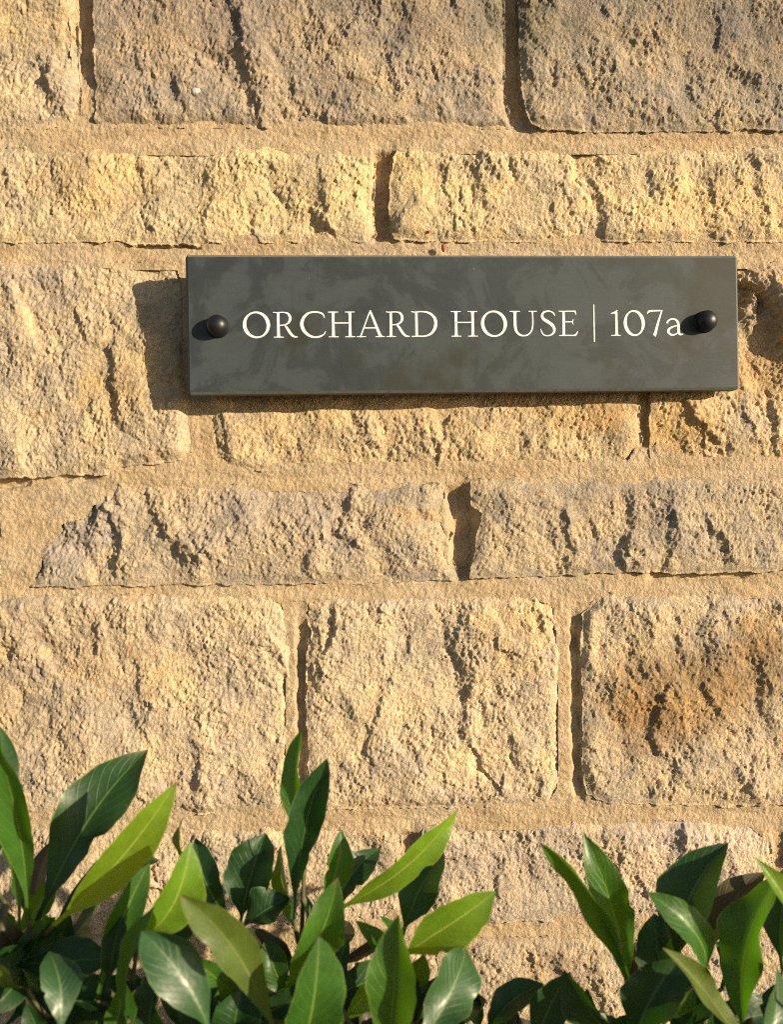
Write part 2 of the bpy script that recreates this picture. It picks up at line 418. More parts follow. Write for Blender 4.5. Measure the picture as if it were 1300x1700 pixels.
def stone_color(U, V, base, seed):
    n = perlin(U / 45, V / 40, 71 + seed)
    n2 = perlin(U / 14, V / 13, 73 + seed)
    n3 = perlin(U / 6, V / 6, 75)
    c = np.empty(U.shape + (3,), dtype=np.float32)
    for k in range(3):
        c[..., k] = base[k]
    warm = np.array([1.06, 0.98, 0.84]); cool = np.array([0.97, 0.975, 1.02])
    t = np.clip(0.5 + 0.7 * n + 0.45 * n2, 0, 1)[..., None]
    c *= cool * (1 - t) + warm * t
    c *= (1 + 0.17 * n + 0.15 * n2 + 0.11 * n3)[..., None]
    wu = U + 7 * n2 + 3 * n3
    wv = V + 7 * perlin(U / 13, V / 15, 79) + 3 * perlin(U / 6, V / 6, 81)
    for x, y, rx, ry, f, s in STAIN_SHADE_MM:
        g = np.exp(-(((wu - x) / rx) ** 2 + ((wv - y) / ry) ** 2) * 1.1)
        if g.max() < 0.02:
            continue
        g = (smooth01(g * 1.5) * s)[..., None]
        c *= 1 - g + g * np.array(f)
    # small rusty and mauve flecks in the grain
    fl = perlin(U / 8.0, V / 7.0, 83 + seed) + 0.5 * perlin(U / 3.1, V / 3.1, 85)
    g = smooth01((fl - 0.62) / 0.25)[..., None] * 0.5
    c *= 1 - g + g * np.array([0.95, 0.72, 0.52])
    g = smooth01((-fl - 0.62) / 0.25)[..., None] * 0.45
    c *= 1 - g + g * np.array([0.74, 0.70, 0.82])
    return np.clip(c, 0.02, 0.85)

def grid_mesh(name, U, V, H, keep, base_depth, colour, centre):
    nu, nv = U.shape
    I = np.arange(nu * nv).reshape(nu, nv)
    Q = np.stack([I[:-1, :-1], I[1:, :-1], I[1:, 1:], I[:-1, 1:]], -1).reshape(-1, 4)
    kf = keep.ravel()
    Q = Q[kf[Q].all(1)]
    used = np.unique(Q)
    remap = np.full(nu * nv, -1, dtype=np.int64)
    remap[used] = np.arange(len(used))
    Q = remap[Q]
    P = np.stack([U.ravel()[used] / 1000, -H.ravel()[used] / 1000, V.ravel()[used] / 1000], -1)
    C = colour.reshape(-1, 3)[used]
    if base_depth is not None:
        E = np.concatenate([Q[:, [0, 1]], Q[:, [1, 2]], Q[:, [2, 3]], Q[:, [3, 0]]])
        key = np.minimum(E[:, 0], E[:, 1]) * len(P) + np.maximum(E[:, 0], E[:, 1])
        _, inv, cnt = np.unique(key, return_inverse=True, return_counts=True)
        B = E[cnt[inv] == 1]
        bv = np.unique(B)
        rb = np.full(len(P), -1, dtype=np.int64)
        rb[bv] = np.arange(len(bv)) + len(P)
        PB = P[bv].copy()
        PB[:, 1] = base_depth / 1000
        SQ = np.stack([B[:, 1], B[:, 0], rb[B[:, 0]], rb[B[:, 1]]], -1)
        P = np.concatenate([P, PB]); C = np.concatenate([C, C[bv]])
        Q = np.concatenate([Q, SQ])
    P = P - np.array(centre)
    me = mesh_np(name, P, Q)
    at = me.color_attributes.new('tint', 'FLOAT_COLOR', 'POINT')
    at.data.foreach_set('color', np.concatenate([C, np.ones((len(C), 1))], 1).astype(np.float32).ravel())
    return me

STONE_POLYS = []

def build_stone(P, base, face, drops, seed, g, detail):
    STONE_POLYS.append(P)
    u0, v0 = P.min(0) - 3 * g; u1, v1 = P.max(0) + 3 * g
    us = np.arange(math.floor(u0 / g) * g, u1, g); vs_ = np.arange(math.floor(v0 / g) * g, v1, g)
    U, V = np.meshgrid(us, vs_, indexing='ij')
    U = U.astype(np.float32); V = V.astype(np.float32)
    sd, edges = poly_sd(P, U, V)
    wob = 1.5 * perlin(U / 12, V / 12, 91 + seed) + 0.7 * perlin(U / 4, V / 4, 92 + seed) if detail else 2.0 * perlin(U / 20, V / 20, 91 + seed)
    sd = sd + wob + 1.2
    gu, gv = np.gradient(sd, g)
    nrm = np.maximum(np.hypot(gu, gv), 0.3)
    near = np.abs(sd) < 0.55 * g
    keep = sd > -0.55 * g
    U2 = np.where(near, U - sd * gu / nrm ** 2, U)
    V2 = np.where(near, V - sd * gv / nrm ** 2, V)
    H = face + relief(U, V, seed, detail)
    # the rims fall back
    top, right, bottom, left = drops
    drop = np.zeros_like(U)
    for d, n in edges:
        D = max(0, n[1]) * top + max(0, n[0]) * right + max(0, -n[1]) * bottom + max(0, -n[0]) * left
        R = 7.0 + 0.9 * abs(D)
        dd = np.clip(d + wob, 0, None)
        drop = np.maximum(drop, (D + 0.6) * np.clip(1 - dd / R, 0, 1) ** 2)
        rr = 1.6
        drop = np.maximum(drop, 1.1 * np.clip(1 - dd / rr, 0, 1) ** 2)
    rim = smooth01(np.clip(sd, 0, None) / 9.0)
    H = H * (0.45 + 0.55 * rim) - drop
    wu = U + 2.6 * perlin(U / 9, V / 9, 101) + 1.8 * perlin(U / 3.2, V / 3.2, 102)
    wv = V + 2.6 * perlin(U / 9, V / 9, 103) + 1.8 * perlin(U / 3.2, V / 3.2, 104)
    brk = np.clip(0.78 + 0.75 * perlin(U / 8, V / 8, 107) + 0.4 * perlin(U / 3, V / 3, 108), 0.1, 1.3)
    if detail:
        for line, amp, reach in SCARP_MM:
            c = line.mean(0)
            if not (u0 - 5 < c[0] < u1 + 5 and v0 - 5 < c[1] < v1 + 5):
                continue
            H += scarp_field(wu, wv, line, amp * 0.95, reach) * (brk if amp < 10 else 1.0)
        for x, y, rx, ry, a in BUMP_MM:
            if u0 - rx < x < u1 + rx and v0 - ry < y < v1 + ry:
                H += a * np.exp(-(((wu - x) / rx) ** 2 + ((wv - y) / ry) ** 2) * 1.3) * rim
        rs = random.Random(seed * 7 + 3)
        n = int((u1 - u0) * (v1 - v0) / 520)
        for _ in range(n):
            x = rs.uniform(u0, u1); y = rs.uniform(v0, v1)
            L = rs.uniform(1.5, 6); an = rs.gauss(0.18, 0.45)
            line = np.array([[x - math.sin(an) * L, y + math.cos(an) * L], [x + rs.uniform(-2, 2), y], [x + math.sin(an) * L, y - math.cos(an) * L]])
            amp = rs.uniform(0.5, 1.8); reach = rs.uniform(2, 5.5)
            m = (np.abs(us - x) < L + 3 * reach)
            k = (np.abs(vs_ - y) < L + 3 * reach)
            ii = np.where(m)[0]; jj = np.where(k)[0]
            if len(ii) < 2 or len(jj) < 2:
                continue
            sl = (slice(ii[0], ii[-1] + 1), slice(jj[0], jj[-1] + 1))
            H[sl] += scarp_field(wu[sl], wv[sl], line, amp, reach) * brk[sl]
    C = stone_color(U, V, base, seed)
    ctr = (float(P[:, 0].mean()) / 1000, 0.0, float(P[:, 1].mean()) / 1000)
    me = grid_mesh('stone', U2, V2, H, keep, 22.0, C, ctr)
    me.materials.append(MAT_STONE)
    o = bpy.data.objects.new('stone', me)
    o.location = ctr
    link(o, wall)
    return o

for i, s in enumerate(STONES):
    build_stone(poly_mm(s['p']), s['c'], s['f'], s['d'], i * 3, 0.69, 2)

# the same wall goes on outside the picture, in coarser blocks
rs = random.Random(77)
COURSES = [(-150, 212, -150, 1390), (246, 400, -140, 1400), (436, 775, -120, 1400), (797, 960, -120, 1390), (988, 1345, -130, 1390), (1370, 1528, -120, 1400), (1558, 1730, -120, 1400)]
def outer_stone(x0, x1, y0, y1):
    j = lambda: rs.uniform(-6, 6)
    p = [(x0 + 12, y0 + j() * .5), ((x0 + x1) / 2, y0 + j() * .5), (x1 - 12, y0 + j() * .5), (x1 + j() * .5, y0 + 14), (x1 + j(), (y0 + y1) / 2),
         (x1 - 8, y1 + j() * .5), ((x0 + x1) / 2, y1 + j() * .5), (x0 + 8, y1 + j() * .5), (x0 + j(), (y0 + y1) / 2), (x0 + j() * .5, y0 + 14)]
    build_stone(poly_mm(p), rs.choice([TAN, YEL, BUFF, PINK, MAUVE, GOLD]), rs.uniform(-2, 1), (3, 3, 2, 1.5), rs.randint(100, 999), 4.0, 0)
def run(x, end, y0, y1, sign):
    while (x - end) * sign < 0:
        w = rs.uniform(280, 620)
        if sign > 0:
            outer_stone(x + 28, x + w, y0, y1)
        else:
            outer_stone(x - w, x - 28, y0, y1)
        x += sign * w
for y0, y1, xl, xr in COURSES:
    run(xl, -700, y0, y1, -1)
    run(xr, 2000, y0, y1, 1)
y = 1760
while y < 3480:
    h = rs.choice([150, 165, 330])
    run(-760 + rs.uniform(-200, 0), 2000, y, y + h, 1)
    y += h + 30
y = -180
while y > -900:
    h = rs.choice([150, 165, 330])
    run(-760 + rs.uniform(-200, 0), 2000, y - h, y, 1)
    y -= h + 30

def build_mortar():
    def part(us, vs_, fine, skip):
        U, V = np.meshgrid(us, vs_, indexing='ij')
        U = U.astype(np.float32); V = V.astype(np.float32)
        depth = np.full(U.shape, -50.0, dtype=np.float32)
        for P in STONE_POLYS:
            lo = P.min(0) - 12; hi = P.max(0) + 12
            ii = np.where((us > lo[0]) & (us < hi[0]))[0]; jj = np.where((vs_ > lo[1]) & (vs_ < hi[1]))[0]
            if len(ii) == 0 or len(jj) == 0:
                continue
            sl = (slice(ii[0], ii[-1] + 1), slice(jj[0], jj[-1] + 1))
            sd, _ = poly_sd(P, U[sl], V[sl])
            depth[sl] = np.maximum(depth[sl], sd)
        keep = depth < 4.5
        if skip is not None:
            keep &= ~((U > skip[0]) & (U < skip[1]) & (V > skip[2]) & (V < skip[3]))
        H = -2.3 + 1.0 * perlin(U / 60, V / 25, 201) + 0.8 * perlin(U / 22, V / 12, 202)
        H -= 1.2 * smooth01((-depth - 2) / 6.0) * 0.5
        if fine:
            wu = U + 1.5 * perlin(U / 9, V / 9, 205); wv = V + 1.5 * perlin(U / 9, V / 9, 206)
            for line, w, d in DIP_MM:
                best = np.full(U.shape, 1e9, dtype=np.float32)
                tp = np.zeros(U.shape, dtype=np.float32)
                segs = [np.hypot(*(b - a)) for a, b in zip(line[:-1], line[1:])]
                tot = sum(segs); run0 = 0.0
                for (a, b), sl_ in zip(zip(line[:-1], line[1:]), segs):
                    e = b - a; L2 = e @ e
                    t = np.clip(((wu - a[0]) * e[0] + (wv - a[1]) * e[1]) / L2, 0, 1)
                    dd = np.hypot(wu - a[0] - t * e[0], wv - a[1] - t * e[1])
                    al = (run0 + t * sl_)
                    tp = np.where(dd < best, smooth01(np.minimum(al, tot - al) / (0.16 * tot) + 0.15), tp)
                    best = np.minimum(best, dd)
                    run0 += sl_
                H -= d * tp * smooth01(1.7 - best / w)
            H += 0.45 * perlin(U / 6, V / 5, 203) + 0.50 * perlin(U / 2.5, V / 2.4, 204) + 0.42 * perlin(U / 1.6, V / 1.6, 207)
        else:
            H -= 2.0
        c = np.empty(U.shape + (3,), dtype=np.float32)
        n = perlin(U / 50, V / 20, 211); n2 = perlin(U / 9, V / 9, 212)
        for k, b in enumerate((0.455, 0.355, 0.232)):
            c[..., k] = b
        t = np.clip(0.5 + 0.8 * n, 0, 1)[..., None]
        c *= np.array([1.0, 0.94, 0.86]) * (1 - t) + np.array([1.02, 1.02, 1.05]) * t
        c *= (1 + 0.11 * n2 + 0.14 * perlin(U / 28, V / 14, 213))[..., None]
        return U, V, H, keep, c
    g = 0.8
    us = np.arange(-314, 314.5, g); vs_ = np.arange(790, 1610.5, g)
    U, V, H, keep, c = part(us, vs_, True, None)
    me = grid_mesh('mortar', U, V, H, keep, None, c, (0, 0, 0))
    me.materials.append(MAT_MORTAR)
    link(bpy.data.objects.new('mortar', me), wall)
    us = np.arange(-800, 801, 8.0); vs_ = np.arange(-16, 1993, 8.0)
    U, V, H, keep, c = part(us, vs_, False, (-306, 306, 798, 1602))
    me = grid_mesh('mortar', U, V, H, keep, None, c, (0, 0, 0))
    me.materials.append(MAT_MORTAR)
    link(bpy.data.objects.new('mortar', me), wall)
build_mortar()

# core of the wall behind the facing, so that no light comes through
def box_mesh(name, x0, x1, y0, y1, z0, z1, mat, bevel=0.0, seg=2):
    bm = bmesh.new()
    bmesh.ops.create_cube(bm, size=1)
    for v in bm.verts:
        v.co = Vector(((x0 + x1) / 2 + v.co.x * (x1 - x0), (y0 + y1) / 2 + v.co.y * (y1 - y0), (z0 + z1) / 2 + v.co.z * (z1 - z0)))
    if bevel:
        bmesh.ops.bevel(bm, geom=bm.edges[:], offset=bevel, segments=seg, profile=0.6, affect='EDGES')
    me = bpy.data.meshes.new(name)
    bm.to_mesh(me); bm.free()
    me.materials.append(mat)
    return me

mcore, nt, b = new_mat('rubble_core')
nn = noise_node(nt, geo_pos(nt), 30, 6)
rr = ramp(nt, nn.outputs['Fac'], [(0.3, (0.28, 0.2, 0.12)), (0.7, (0.42, 0.31, 0.19))])
nt.links.new(rr.outputs['Color'], b.inputs['Base Color']); b.inputs['Roughness'].default_value = 0.95
link(bpy.data.objects.new('wall_core', box_mesh('wall_core', -0.80, 0.80, 0.026, 0.30, -0.05, 1.99, mcore)), wall)

# little things stuck to the wall
def blob(name, px, py, r, flat, mat, depth, seed):
    bm = bmesh.new()
    bmesh.ops.create_icosphere(bm, subdivisions=2, radius=1)
    q = random.Random(seed)
    for v in bm.verts:
        k = 1 + q.uniform(-0.15, 0.15)
        v.co = Vector((v.co.x * r[0] * k, v.co.y * flat * k, v.co.z * r[1] * k))
    me = bpy.data.meshes.new(name)
    bm.to_mesh(me); bm.free()
    for p in me.polygons:
        p.use_smooth = True
    me.materials.append(mat)
    o = bpy.data.objects.new(name, me)
    o.location = px2wall(px, py, depth)
    return link(o, wall)
def plain(name, col, rough, spec=0.4):
    m, nt, b = new_mat(name)
    n = noise_node(nt, geo_pos(nt), 260, 4)
    r = ramp(nt, n.outputs['Fac'], [(0.3, tuple(x * 0.8 for x in col)), (0.7, tuple(min(1, x * 1.15) for x in col))])
    nt.links.new(r.outputs['Color'], b.inputs['Base Color'])
    rro = ramp(nt, n.outputs['Fac'], [(0.3, (rough * 0.8,) * 3), (0.7, (min(1, rough * 1.5),) * 3)])
    nt.links.new(rro.outputs['Color'], b.inputs['Roughness'])
    b.inputs['Specular IOR Level'].default_value = spec
    return m
MAT_PEBBLE = plain('quartz_pebble', (0.50, 0.46, 0.40), 0.7)
MAT_RED = plain('red_fleck', (0.30, 0.07, 0.03), 0.7)
blob('quartz_pebble', 325, 152, (0.0038, 0.0031), 0.0016, MAT_PEBBLE, 0.0012, 1)
blob('red_fleck', 736, 412, (0.0016, 0.0028), 0.0014, MAT_RED, 0.0032, 2)
blob('red_fleck', 712, 385, (0.0012, 0.0010), 0.0012, MAT_RED, 0.0022, 3)

# ------------------------------------------------------------------ slate name plaque
PL_W, PL_H, PL_T = 0.3914, 0.0962, 0.0115
plaque = empty('house_plaque', (0.05348, -0.0210, 1.33238 ),
               'dark grey slate house name plaque with white serif lettering', 'plaque')
rz, ry = math.radians(2.0), math.radians(-1.034)
PM = Matrix.Rotation(rz, 4, 'Z') @ Matrix.Rotation(ry, 4, 'Y')
plaque.rotation_euler = PM.to_euler()
PMAT = Matrix.Translation(plaque.location) @ PM
PINV = PMAT.inverted()

def on_plaque(px, py):
    """photo pixel -> (x, z) in metres in the plaque's own plane"""
    d = Vector(CF + CR * ((px - 650) * K) + CU * ((850 - py) * K))
    n = PM.to_3x3() @ Vector((0, -1, 0))
    c = Vector(CPOS)
    t = (Vector(plaque.location) - c).dot(n) / d.dot(n)
    q = PINV @ (c + d * t)
    return q.x, q.z

def slate_material():
    m, nt, b = new_mat('riven_slate')
    tc = nt.nodes.new('ShaderNodeTexCoord')
    pos = tc.outputs['Object']
    n1 = noise_node(nt, pos, 22, 8, 0.68, 0.6)
    r1 = ramp(nt, n1.outputs['Fac'], [(0.30, (0.021, 0.028, 0.031)), (0.47, (0.028, 0.036, 0.039)), (0.525, (0.041, 0.051, 0.055)), (0.70, (0.049, 0.061, 0.066))])
    n2 = noise_node(nt, pos, 9, 5, 0.6, 0.3)
    r2 = ramp(nt, n2.outputs['Fac'], [(0.56, (0, 0, 0)), (0.62, (1, 1, 1))])
    c = mixc(nt, 'MIX', r2.outputs['Color'], r1.outputs['Color'], (0.027, 0.031, 0.025))
    mp = nt.nodes.new('ShaderNodeMapping')
    mp.inputs['Scale'].default_value = (40, 200, 260)
    nt.links.new(pos, mp.inputs['Vector'])
    n3 = noise_node(nt, mp.outputs['Vector'], 1.0, 5, 0.7)
    r3 = ramp(nt, n3.outputs['Fac'], [(0.3, (0.94, 0.94, 0.94)), (0.7, (1.06, 1.06, 1.06))])
    c = mixc(nt, 'MULTIPLY', 1.0, c, r3.outputs['Color'])
    n4 = noise_node(nt, pos, 330, 2, 0.5)
    r4 = ramp(nt, n4.outputs['Fac'], [(0.745, (0, 0, 0)), (0.78, (1, 1, 1))])
    c = mixc(nt, 'MIX', r4.outputs['Color'], c, (0.15, 0.15, 0.14))
    nt.links.new(c, b.inputs['Base Color'])
    rr = ramp(nt, n1.outputs['Fac'], [(0.3, (0.52, 0.52, 0.52)), (0.7, (0.66, 0.66, 0.66))])
    nt.links.new(rr.outputs['Color'], b.inputs['Roughness'])
    b.inputs['Specular IOR Level'].default_value = 0.35
    bp = nt.nodes.new('ShaderNodeBump'); bp.inputs['Distance'].default_value = 0.0004; bp.inputs['Strength'].default_value = 0.5
    nt.links.new(n3.outputs['Fac'], bp.inputs['Height'])
    nt.links.new(bp.outputs['Normal'], b.inputs['Normal'])
    return m
MAT_SLATE = slate_material()
MAT_SAWN = plain('sawn_slate_edge', (0.12, 0.125, 0.12), 0.75, 0.25)
slab = box_mesh('slate_slab', -PL_W / 2, PL_W / 2, 0, PL_T, -PL_H / 2, PL_H / 2, MAT_SLATE, 0.0017, 1)
slab.materials.append(MAT_SAWN)
for p in slab.polygons:
    if p.normal.y > -0.99:
        p.material_index = 1
link(bpy.data.objects.new('slate_slab', slab), plaque)

MAT_PAINT = plain('white_letter_paint', (0.70, 0.73, 0.75), 0.6)

def crom(pts, n=7):
    P = [np.array(p, float) for p in pts]
    if len(P) == 2:
        return [P[0] + (P[1] - P[0]) * t for t in np.linspace(0, 1, 3)]
    P = [2 * P[0] - P[1]] + P + [2 * P[-1] - P[-2]]
    out = []
    for i in range(1, len(P) - 2):
        a, b, c, d = P[i - 1:i + 3]
        for t in np.linspace(0, 1, n, endpoint=False):
            out.append(0.5 * (2 * b + (c - a) * t + (2 * a - 5 * b + 4 * c - d) * t * t + (3 * b - a - 3 * c + d) * t ** 3))
    out.append(P[-2])
    return out

def ribbon(pts):
    S = crom(pts)
    L, R = [], []
    for i, p in enumerate(S):
        a = S[max(0, i - 1)]; b = S[min(len(S) - 1, i + 1)]
        t = (b - a)[:2]; t = t / (np.hypot(*t) + 1e-9)
        n = np.array([-t[1], t[0]])
        w = max(p[2] * 0.84, 0.5) / 2
        L.append(p[:2] + n * w); R.append(p[:2] - n * w)
    return [(L[i], R[i], R[i + 1], L[i + 1]) for i in range(len(S) - 1)]

def ring(cx, cy, rx, ry, side, top, tilt):
    q = []
    def pt(k, inner):
        a = 2 * math.pi * k / 56
        if not inner:
            return np.array([cx + rx * math.cos(a), cy + ry * math.sin(a)])
        x, y_ = (rx - side) * math.cos(a), (ry - top) * math.sin(a)
        return np.array([cx + x * math.cos(tilt) - y_ * math.sin(tilt), cy + x * math.sin(tilt) + y_ * math.cos(tilt)])
    for k in range(56):
        q.append((pt(k, False), pt(k + 1, False), pt(k + 1, True), pt(k, True)))
    return q

def stem(x, w, y0=2, y1=98, foot=True, head=True):
    p = []
    p += [(x, y0, w + 13), (x, y0 + 3, w + 6), (x, y0 + 9, w + 1.5)] if foot else [(x, y0, w)]
    p += [(x, 50, w)]
    p += [(x, y1 - 9, w + 1.5), (x, y1 - 3, w + 6), (x, y1, w + 13)] if head else [(x, y1, w)]
    return ribbon(p)

def ser(x0, x1, y, w=4.6):
    return ribbon([(x0, y, w * 0.8), ((x0 + x1) / 2, y, w), (x1, y, w * 0.8)])

G = {
 'O': lambda: [ring(52.5, 50, 52.5, 51.5, 14, 6.5, 0.28)],
 'R': lambda: [stem(20, 12, head=False), ser(1, 40, 2.3), ribbon([(0, 98, 3.5), (14, 96.5, 5), (30, 97, 5)]),
               ribbon([(18, 97, 5), (44, 97, 5.5), (59, 91, 10), (65.5, 75, 13), (60, 59, 10), (46, 50, 6), (24, 47, 4.6)]),
               ribbon([(44, 47, 6), (52, 38, 11.5), (67, 15, 12.5), (79, 4.5, 9), (94, 2.5, 4)])],
 'C': lambda: [ribbon([(98, 25, 2.5), (90, 12, 6), (75, 4, 8), (56, 1.5, 8.5), (35, 8, 12), (16, 26, 15), (8, 50, 15.5), (14, 74, 13.5), (32, 93, 9.5), (55, 98.5, 6.5), (76, 96, 7), (89, 88, 8), (94, 75, 3)])],
 'H': lambda: [stem(20, 12), stem(84, 12), ser(1, 40, 2.3), ser(65, 104, 2.3), ser(0, 39, 97.7), ser(65, 103, 97.7), ribbon([(20, 55.5, 5.5), (84, 55.5, 5.5)])],
 'A': lambda: [ribbon([(53, 101, 4), (46, 86, 6), (17, 10, 6.5), (13, 2, 12)]), ribbon([(52, 103, 3), (55, 95, 10), (86, 14, 13.5), (91, 2, 20)]), ribbon([(27, 36, 5), (76, 36, 5)]), ser(0, 35, 2.3), ser(71, 107, 2.3)],
 'D': lambda: [stem(20, 12, head=False, foot=False), ribbon([(0, 98, 3.5), (14, 96.5, 5), (30, 97, 5)]), ser(0, 30, 2.5, 5),
               ribbon([(18, 97, 5), (44, 98, 6), (70, 92, 10), (88, 75, 13), (93.5, 53, 14.5), (88, 30, 13.5), (72, 11, 10), (48, 3, 6.5), (16, 4, 6)])],
 'U': lambda: [ribbon([(20, 98, 24), (20, 94, 17), (20, 88, 13.5), (20, 60, 13), (20.5, 38, 13), (25, 20, 12), (37, 7, 9.5), (52, 3, 7), (68, 6.5, 6.5), (80, 18, 6.5), (86.5, 36, 6.5), (88, 60, 6.5), (87.5, 90, 7), (87, 98, 15)]), ser(0, 39, 97.7), ser(72, 104, 97.7)],
 'S': lambda: [ribbon([(56, 79, 3), (51, 90, 6.5), (40, 97, 5.5), (26, 98, 6.5), (12, 92, 9.5), (7, 80, 11.5), (12, 68, 13.5), (28, 57, 14.5), (44, 45, 14.5), (53, 29, 12.5), (50, 14, 9.5), (38, 4.5, 6.5), (24, 2.5, 5.5), (12, 6, 6.5), (5, 16, 5.5), (1, 29, 2.5)])],
 'E': lambda: [stem(19, 11.5, foot=False, head=False), ribbon([(0, 98, 3.5), (14, 97, 5), (40, 97.5, 5), (66, 97.5, 5)]), ribbon([(61, 98, 8), (65, 91, 6), (67.5, 82, 2)]),
               ribbon([(20, 56, 5), (52, 56, 5)]), ribbon([(57, 67, 2), (53.5, 60, 5), (53, 54, 5.5), (56, 44, 2)]), ribbon([(0, 2.3, 4), (14, 3, 5.5), (40, 2.8, 6), (66, 3, 6)]), ribbon([(62, 3, 8), (68, 10, 7), (73, 20, 2)])],
 '1': lambda: [stem(21, 11, head=False, y1=92), ser(0, 36, 2.3), ribbon([(0, 87, 2), (8, 90, 6), (17, 92, 10), (25, 101, 5)])],
 '0': lambda: [ring(40.5, 50, 40.5, 51, 12.5, 6.5, 0.16)],
 '7': lambda: [ribbon([(2, 86, 3), (6, 93, 8), (14, 97, 9), (34, 98, 7.5), (61, 98.5, 5.5)]), ribbon([(59, 100, 5), (50, 74, 8), (41, 44, 10.5), (34, 18, 12.5), (29, 3, 15), (27, 0, 17)])],
 'a': lambda: [ribbon([(5, 48, 9), (6, 55, 8), (18, 64.5, 6.5), (33, 64.5, 8), (44, 55, 11), (47.5, 40, 12), (47.5, 16, 12), (53, 5, 9.5), (66, 6, 2.5)]), ribbon([(48, 40, 4), (29, 36, 6.5), (12, 27, 10.5), (8, 15, 11.5), (16, 5, 9.5), (28, 3, 7.5), (40, 8, 6), (49, 15, 4)])],
}
TEXT = [('O', 403.4, 448.8, 105), ('R', 454, 495, 95), ('C', 498, 541.6, 99), ('H', 545.1, 590.2, 104), ('A', 592.5, 638.9, 107), ('R', 641, 680.7, 95), ('D', 683.2, 727.1, 101),
        ('H', 749, 793.7, 104), ('O', 798.8, 842.2, 105), ('U', 846.9, 892, 104), ('S', 897.6, 923.1, 59), ('E', 928.1, 959.5, 73), ('1', 1014.6, 1030.4, 36), ('0', 1035.7, 1071, 81), ('7', 1074.2, 1101.2, 62), ('a', 1106.2, 1134.6, 66)]
def base_y(px): return 561.4 - 3.9 * (px - 403) / 730
def top_y(px): return 518.2 - 2.9 * (px - 403) / 730
def quads_obj(name, strokes, fx, fz):
    V, F = [], []
    for k, st in enumerate(strokes):
        yy = -0.00012 - 0.00003 * k
        for q in st:
            i = len(V)
            for x, z in q:
                V.append((fx(x), yy, fz(z)))
            F.append((i, i + 1, i + 2, i + 3))
    me = bpy.data.meshes.new(name)
    me.from_pydata(V, [], F)
    bm = bmesh.new(); bm.from_mesh(me)
    for f in bm.faces:
        f.normal_update()
        if f.normal.y > 0:
            f.normal_flip()
    bm.to_mesh(me); bm.free()
    me.materials.append(MAT_PAINT)
    return link(bpy.data.objects.new(name, me), plaque)
for ch, x0, x1, wu in TEXT:
    ax, az = on_plaque(x0, base_y(x0)); bx_, bz = on_plaque(x1, base_y(x1))
    tx, tz = on_plaque((x0 + x1) / 2, top_y((x0 + x1) / 2))
    zb = (az + bz) / 2
    quads_obj('letter', G[ch](), lambda x: ax + (bx_ - ax) * x / wu, lambda z: zb + (tz - zb) * z / 100)
c0 = on_plaque(984.9, 506); c1 = on_plaque(987.9, 568)
quads_obj('divider_bar', [[((c0[0], c1[1]), (c1[0], c1[1]), (c1[0], c0[1]), (c0[0], c0[1]))]], lambda x: x, lambda z: z)

def lathe(name, prof, mat, n=40):
    V, F = [], []
    for r, y_ in prof:
        for k in range(n):
            a = 2 * math.pi * k / n
            V.append((r * math.cos(a), y_, r * math.sin(a)))
    m_ = len(prof)
    for i in range(m_ - 1):
        for k in range(n):
            F.append((i * n + k, i * n + (k + 1) % n, (i + 1) * n + (k + 1) % n, (i + 1) * n + k))
    F.append(tuple(range((m_ - 1) * n, m_ * n)))
    F.append(tuple(range(n))[::-1])
    me = bpy.data.meshes.new(name)
    me.from_pydata(V, [], F)
    bm = bmesh.new(); bm.from_mesh(me)
    bmesh.ops.recalc_face_normals(bm, faces=bm.faces[:])
    bm.to_mesh(me); bm.free()
    for p in me.polygons:
        p.use_smooth = True
    me.materials.append(mat)
    return me
mcap, nt, b = new_mat('black_plastic_cap')
nn = noise_node(nt, geo_pos(nt), 900, 3)
rr = ramp(nt, nn.outputs['Fac'], [(0.3, (0.006, 0.006, 0.008)), (0.7, (0.012, 0.012, 0.015))])
nt.links.new(rr.outputs['Color'], b.inputs['Base Color'])
b.inputs['Roughness'].default_value = 0.42
prof = [(0.0079, 0.0), (0.0078, -0.0008), (0.0073, -0.0011), (0.0072, -0.0050)]
for k in range(1, 11):
    a = math.pi / 2 * k / 10
    prof.append((max(0.00005, 0.0072 * math.cos(a)), -0.0050 - 0.0060 * math.sin(a)))
cap_me = lathe('screw_cap', prof, mcap)
MAT_STEEL = plain('dull_steel', (0.35, 0.35, 0.34), 0.45)
sp_me = lathe('spacer', [(0.006, PL_T), (0.006, 0.03)], MAT_STEEL, 20)
for px, py in ((361.5, 543), (1169.5, 535)):
    x, z = on_plaque(px, py)
    o = link(bpy.data.objects.new('screw_cap', cap_me), plaque); o.location = (x, 0, z)
    o = link(bpy.data.objects.new('spacer', sp_me), plaque); o.location = (x, 0, z)

